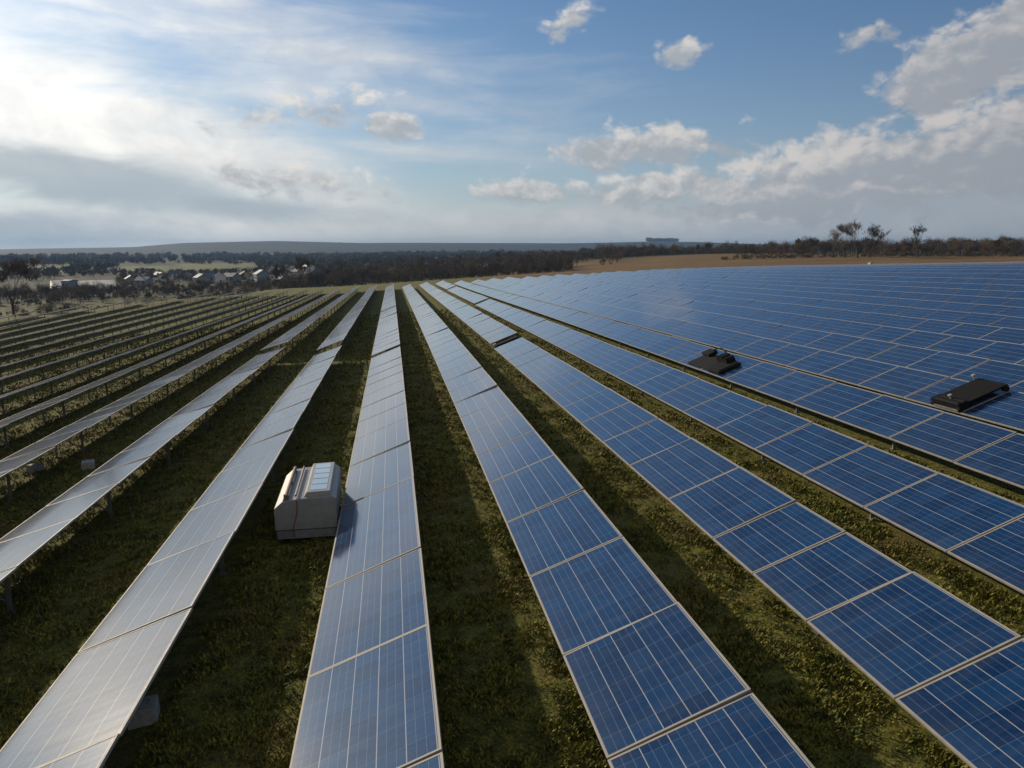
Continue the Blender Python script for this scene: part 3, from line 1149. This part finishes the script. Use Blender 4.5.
# ------------------------------------------------------------------ equipment cabinet between the rows
M_CAB = simple('cabinet_paint', (0.25, 0.25, 0.245), .45, 0, .10, 4.0, .05)
M_CABD = simple('cabinet_side', (0.10, 0.105, 0.11), .5, 0, .15)
M_SKIRT = simple('cabinet_skirt', (0.24, 0.25, 0.26), .4, .3, .15)
M_RUST = simple('weathered_pipe', (0.15, 0.12, 0.10), .6, .2, .35, 14.0)
M_RED = simple('red_cable', (0.22, 0.035, 0.03), .5)
M_WHITE = simple('white_trim', (0.32, 0.32, 0.31), .4, 0, .06)
M_BLACK = simple('black_rubber', (0.009, 0.009, 0.010), .75, 0, .3, 10.0, 0, .12)
M_DARK = simple('dark_tray', (0.012, 0.012, 0.013), .9, 0, .25, 5.0, 0, .1)
M_MAT = simple('grey_mat', (0.020, 0.020, 0.022), .95, 0, .25, 5.0, 0, .1)


def skylight_mat():
    m_, t, b = material('skylight_glass')
    b.inputs['Base Color'].default_value = (.38, .50, .60, 1)
    b.inputs['Roughness'].default_value = .08
    b.inputs['Coat Weight'].default_value = .6
    return m_


M_SKYL = skylight_mat()


def cabinet():
    x, y = -3.26, 20.1
    root = empty('equipment_cabinet', (x, y, gz(x + .8, y + 1.5)), R(1.5))
    tag(root, 'grey metal equipment cabinet with windowed lid on the grass between two rows', 'cabinet')
    W, LN = 1.62, 3.1
    body = MB()
    body.prism([(0, .40), (W, .40), (W, 1.22), (1.50, 1.30), (.62, 1.26), (.20, 1.20), (0, 1.02)], 0, LN)
    obj('body', body.mesh('body', M_CAB, bevel=.025), root)
    sk = MB()
    sk.prism([(.05, .14), (W - .06, .14), (W - .03, .385), (.02, .385)], .03, LN - .03)
    obj('skirt', sk.mesh('skirt', M_SKIRT, bevel=.02), root)
    sm = MB()
    sm.box(.0, W, .012, LN - .012, .385, .40)
    obj('seam', sm.mesh('seam', M_BLACK), root)
    hood = MB()
    hood.prism([(.76, 1.26), (1.50, 1.29), (1.46, 1.42), (.84, 1.40)], .12, LN - .12)
    hd = obj('hood', hood.mesh('hood', M_WHITE, bevel=.02), root)
    gl = MB()
    n, a, b = 5, .24, LN - .24
    for k in range(n):
        y0, y1 = a + (b - a) * k / n + .03, a + (b - a) * (k + 1) / n - .03
        gl.prism([(.93, 1.400), (1.37, 1.413), (1.37, 1.425), (.93, 1.412)], y0, y1)
    obj('window', gl.mesh('window', M_SKYL), hd)
    rl = MB()
    rl.tube((.30, .10, 1.30), (.30, LN - .15, 1.30), .05, n=10)
    for yy in (.3, LN / 2, LN - .35):
        rl.box(.25, .35, yy - .04, yy + .04, 1.18, 1.28)
    obj('pipe', rl.mesh('pipe', M_RUST), root)
    r2 = MB()
    r2.tube((.56, .12, 1.32), (.56, LN - .2, 1.32), .03, n=8)
    obj('rail', r2.mesh('rail', M_CABD), root)
    en = MB()
    en.tube((.30, .08, 1.20), (.30, .08, 1.38), .05, n=8)
    en.box(.24, .38, .03, .18, 1.14, 1.25)
    obj('pipe_elbow', en.mesh('pipe_elbow', M_RUST), root)
    cb = MB()
    pts = [Vector((.60, .05, 1.27)), Vector((.585, -.014, 1.22)), Vector((.60, -.016, 1.0)), Vector((.56, -.016, .78)), Vector((.50, -.016, .58)), Vector((.47, -.016, .42)), Vector((.50, .0, .2))]
    for p, q in zip(pts, pts[1:]):
        cb.tube(p, q, .011, n=6)
    obj('cable', cb.mesh('cable', M_RED), root)
    for fx in (.25, W - .25):
        for fy in (.35, LN - .35):
            ft = MB()
            ft.tube((fx - .08, fy, .10), (fx + .08, fy, .10), .13, n=14)
            obj('wheel', ft.mesh('wheel', M_BLACK), root)


cabinet()

# ------------------------------------------------------------------ things left on the panels


def on_table(i, e, y):
    """point and orientation on a row's panel face"""
    x = row_x(i) + e * WC
    z0, z1 = row_g(i, y - .5), row_g(i, y + .5)
    rot = Matrix.Rotation(math.atan2(z1 - z0, 1), 4, 'X') @ Matrix.Rotation(-TILT, 4, 'Y')
    return Matrix.Translation((x, y, row_g(i, y) + LOW + e * WS)) @ rot


def rest(root, i, e, y):
    root.matrix_world = on_table(i, e, y)


def left_robot():
    root = empty('cleaning_robot')
    rest(root, 6, .08, 36.4)
    tag(root, 'black brush robot with a wheel and arm on a dull grey mat on the panels', 'cleaning robot')
    m = MB()
    m.box(0, 1.4, 1.0, 4.2, .02, .06)
    obj('mat', m.mesh('mat', M_MAT, bevel=.01), root)
    t_ = MB()
    t_.box(-.05, 1.25, -.15, 1.3, .03, .16)
    t_.box(.05, 1.15, -.05, 1.2, .16, .20)
    obj('tray', t_.mesh('tray', M_BLACK, bevel=.02), root)
    b = MB()
    b.box(1.0, 1.55, 3.3, 4.3, .07, .26)
    obj('battery_box', b.mesh('battery_box', M_BLACK, bevel=.03), root)
    w = MB()
    for k, (yy, rr) in enumerate(((1.05, .25), (1.5, .2), (.6, .2))):
        w.tube((.75, yy, .28), (1.25, yy, .28), rr, n=16)
    obj('brush_wheel', w.mesh('brush_wheel', M_BLACK), root)
    a = MB()
    pts = [Vector((1.4, 3.6, .24)), Vector((1.5, 3.2, .40)), Vector((1.55, 2.6, .46)), Vector((1.45, 1.9, .42)), Vector((1.2, 1.2, .32))]
    for p, q in zip(pts, pts[1:]):
        a.tube(p, q, .045, n=8)
    obj('arm', a.mesh('arm', M_DARK), root)


def right_robot():
    root = empty('panel_cleaner')
    rest(root, 7, .0, 24.8)
    tag(root, 'flat black cleaner with two white posts lying across a panel at the right', 'panel cleaner')
    d = MB()
    d.box(.45, 2.15, 0, 1.5, .21, .27)
    d.box(.55, 2.05, .1, 1.4, .14, .21)
    obj('deck', d.mesh('deck', M_DARK, bevel=.02), root)
    c = MB()
    c.box(.02, .45, .0, 1.5, .04, .32)
    c.tube((.12, .05, .27), (.12, 1.3, .27), .09, n=12)
    c.tube((.34, .05, .28), (.34, 1.3, .28), .07, n=12)
    obj('brush_housing', c.mesh('brush_housing', M_BLACK, bevel=.015), root)
    e = MB()
    e.box(-.03, .015, .05, 1.35, .04, .10)
    obj('lip', e.mesh('lip', M_SKIRT), root)
    for yy in (.06, 1.44):
        for xx in (.1, 2.05):
            s_ = MB()
            s_.tube((xx, yy - .08, .12), (xx, yy + .08, .12), .115, n=12)
            obj('wheel', s_.mesh('wheel', M_BLACK), root)
    for xx, yy in ((.28, .7), (1.95, 1.45)):
        p = MB()
        p.tube((xx, yy, .2), (xx, yy, .46), .03, n=8)
        p.box(xx - .06, xx + .06, yy - .06, yy + .06, .46, .50)
        obj('post', p.mesh('post', M_WHITE), root)


left_robot()
right_robot()


def gap_box():
    y = 55.7
    root = empty('junction_box')
    rest(root, 4, .06, y)
    tag(root, 'dark cable tray with a pale junction box bridging the gap in a row', 'junction box')
    m = MB()
    m.box(0, WID * .86, -.35, .45, -.16, -.08)
    m.box(.25, WID * .86, -.28, .38, -.08, .01)
    obj('tray', m.mesh('tray', M_BLACK, bevel=.01), root)
    b = MB()
    b.box(.0, .22, -.3, .1, -.06, .14)
    obj('box', b.mesh('box', M_SKIRT, bevel=.015), root)


gap_box()

M_CONC = simple('concrete', (.30, .30, .29), .85, 0, .2, 12.0, .2)
for (x, y, sx, rz, lab) in ((-4.35, 12.55, .48, .2, 'pale concrete block beside the row nearest the bottom left corner'),
                            (-5.0, 26.8, .34, .1, 'small concrete block left of the cabinet, half under the row edge'),
                            (-5.6, 31.0, .34, .5, 'small concrete block farther back than the cabinet on its left'),
                            (-12.1, 31.4, .5, .3, 'concrete block on the dark grass right of a thin left row'),
                            (-14.2, 31.8, .5, .9, 'leftmost concrete block, under a thin row at the left edge')):
    z = gz(x, y)
    root = empty('concrete_block', (x, y, z), rz)
    tag(root, lab, 'concrete block', 'ballast blocks on the grass')
    m = MB()
    m.prism([(-sx / 2, -.1), (sx / 2, -.1), (sx * .44, .30), (-sx * .44, .30)], -.22, .22)
    obj('block', m.mesh('block', M_CONC, bevel=.015), root)
    h = MB()
    for p, q in (((-.09, 0, .29), (-.09, 0, .36)), ((-.09, 0, .36), (.09, 0, .36)), ((.09, 0, .36), (.09, 0, .29))):
        h.tube(p, q, .012, n=6)
    obj('lifting_loop', h.mesh('lifting_loop', M_STEEL), root)


def hut():
    x, y, z = at(866, 262)
    root = empty('utility_hut', (x, y, z), .3)
    root.scale = (.62,) * 3
    tag(root, 'tiny white utility hut at the far right end of the solar field', 'hut')
    m = MB()
    m.box(-.9, .9, -.8, .8, -.3, 2.0)
    obj('wall', m.mesh('wall', WM['white']), root)
    r_ = MB()
    r_.prism([(-1.05, 2.0), (1.05, 2.0), (1.05, 2.1), (0, 2.4), (-1.05, 2.1)], -.95, .95)
    obj('roof', r_.mesh('roof', RM['grey']), root, (0, 0, .01))
    d = MB()
    d.box(-.4, .4, -.84, -.81, -.05, 1.8)
    obj('door', d.mesh('door', M_DOOR), root)


hut()

# ------------------------------------------------------------------ grass


def lattice_noise(x, y, s, seed):
    r = np.random.default_rng(seed).random((256, 256))
    X, Y = x * s, y * s
    xi, yi = np.floor(X).astype(int), np.floor(Y).astype(int)
    fx, fy = X - xi, Y - yi
    fx, fy = fx * fx * (3 - 2 * fx), fy * fy * (3 - 2 * fy)
    g = lambda a, b: r[a % 256, b % 256]
    return (g(xi, yi) * (1 - fx) + g(xi + 1, yi) * fx) * (1 - fy) + (g(xi, yi + 1) * (1 - fx) + g(xi + 1, yi + 1) * fx) * fy


def grass():
    m_, t, b = material('grass')
    geo = t.node('ShaderNodeNewGeometry')
    c, n3 = grass_colour(t, geo.outputs['Position'])
    ri = geo.outputs['Random Per Island']
    c = t.mix(t.ss(ri, 0, 1, .0, 1.0), t.mix(1.0, c, (.75, .8, .7), 'MULTIPLY'), t.mix(1.0, c, (1.5, 1.42, 1.2), 'MULTIPLY'))
    t.put(b.inputs['Base Color'], c)
    b.inputs['Roughness'].default_value = .8
    b.inputs['Specular IOR Level'].default_value = .2
    N = 720000
    a = rng.uniform(-.72, .72, N) + HEAD
    D = np.exp(rng.uniform(math.log(7.5), math.log(110), N))
    x, y = D * np.sin(a), D * np.cos(a)
    # nothing to see beneath the nearer tables
    k = np.floor((x - X0) / PITCHX)
    fx = (x - X0) - k * PITCHX
    keep = ~((fx > .25) & (fx < WC - .2) & (k >= 1)) & (x > -55) & (x < 34)
    tuft = lattice_noise(x, y, 1.7, 3) * .6 + lattice_noise(x, y, 5.5, 4) * .4
    keep &= rng.random(N) < np.clip((tuft - .18) * 2.2, .12, 1)
    x, y, D, tuft = x[keep], y[keep], D[keep], tuft[keep]
    n = len(x)
    z = ground_z(x, y)
    g = 1 + D / 16
    h = (.022 + .085 * np.clip(tuft - .25, 0, 1)) * rng.uniform(.5, 1.5, n) * g ** .55
    w = rng.uniform(.006, .014, n) * g ** .9
    th = rng.uniform(0, 2 * math.pi, n)
    ln = rng.uniform(.2, 1.3, n) * h
    P = np.stack([x, y, z - .005], 1)
    s_ = np.stack([-np.sin(th), np.cos(th), np.zeros(n)], 1) * w[:, None]
    up = np.stack([np.cos(th) * ln, np.sin(th) * ln, h], 1)
    mid = P + up * .45 + np.stack([np.zeros(n), np.zeros(n), h * .12], 1)
    v = np.stack([P, mid + s_, P + up, mid - s_], 1).reshape(-1, 3)
    tag(obj('grass', np_mesh('grass', v, np.arange(n * 4).reshape(-1, 4), m_)), kind='stuff')


grass()
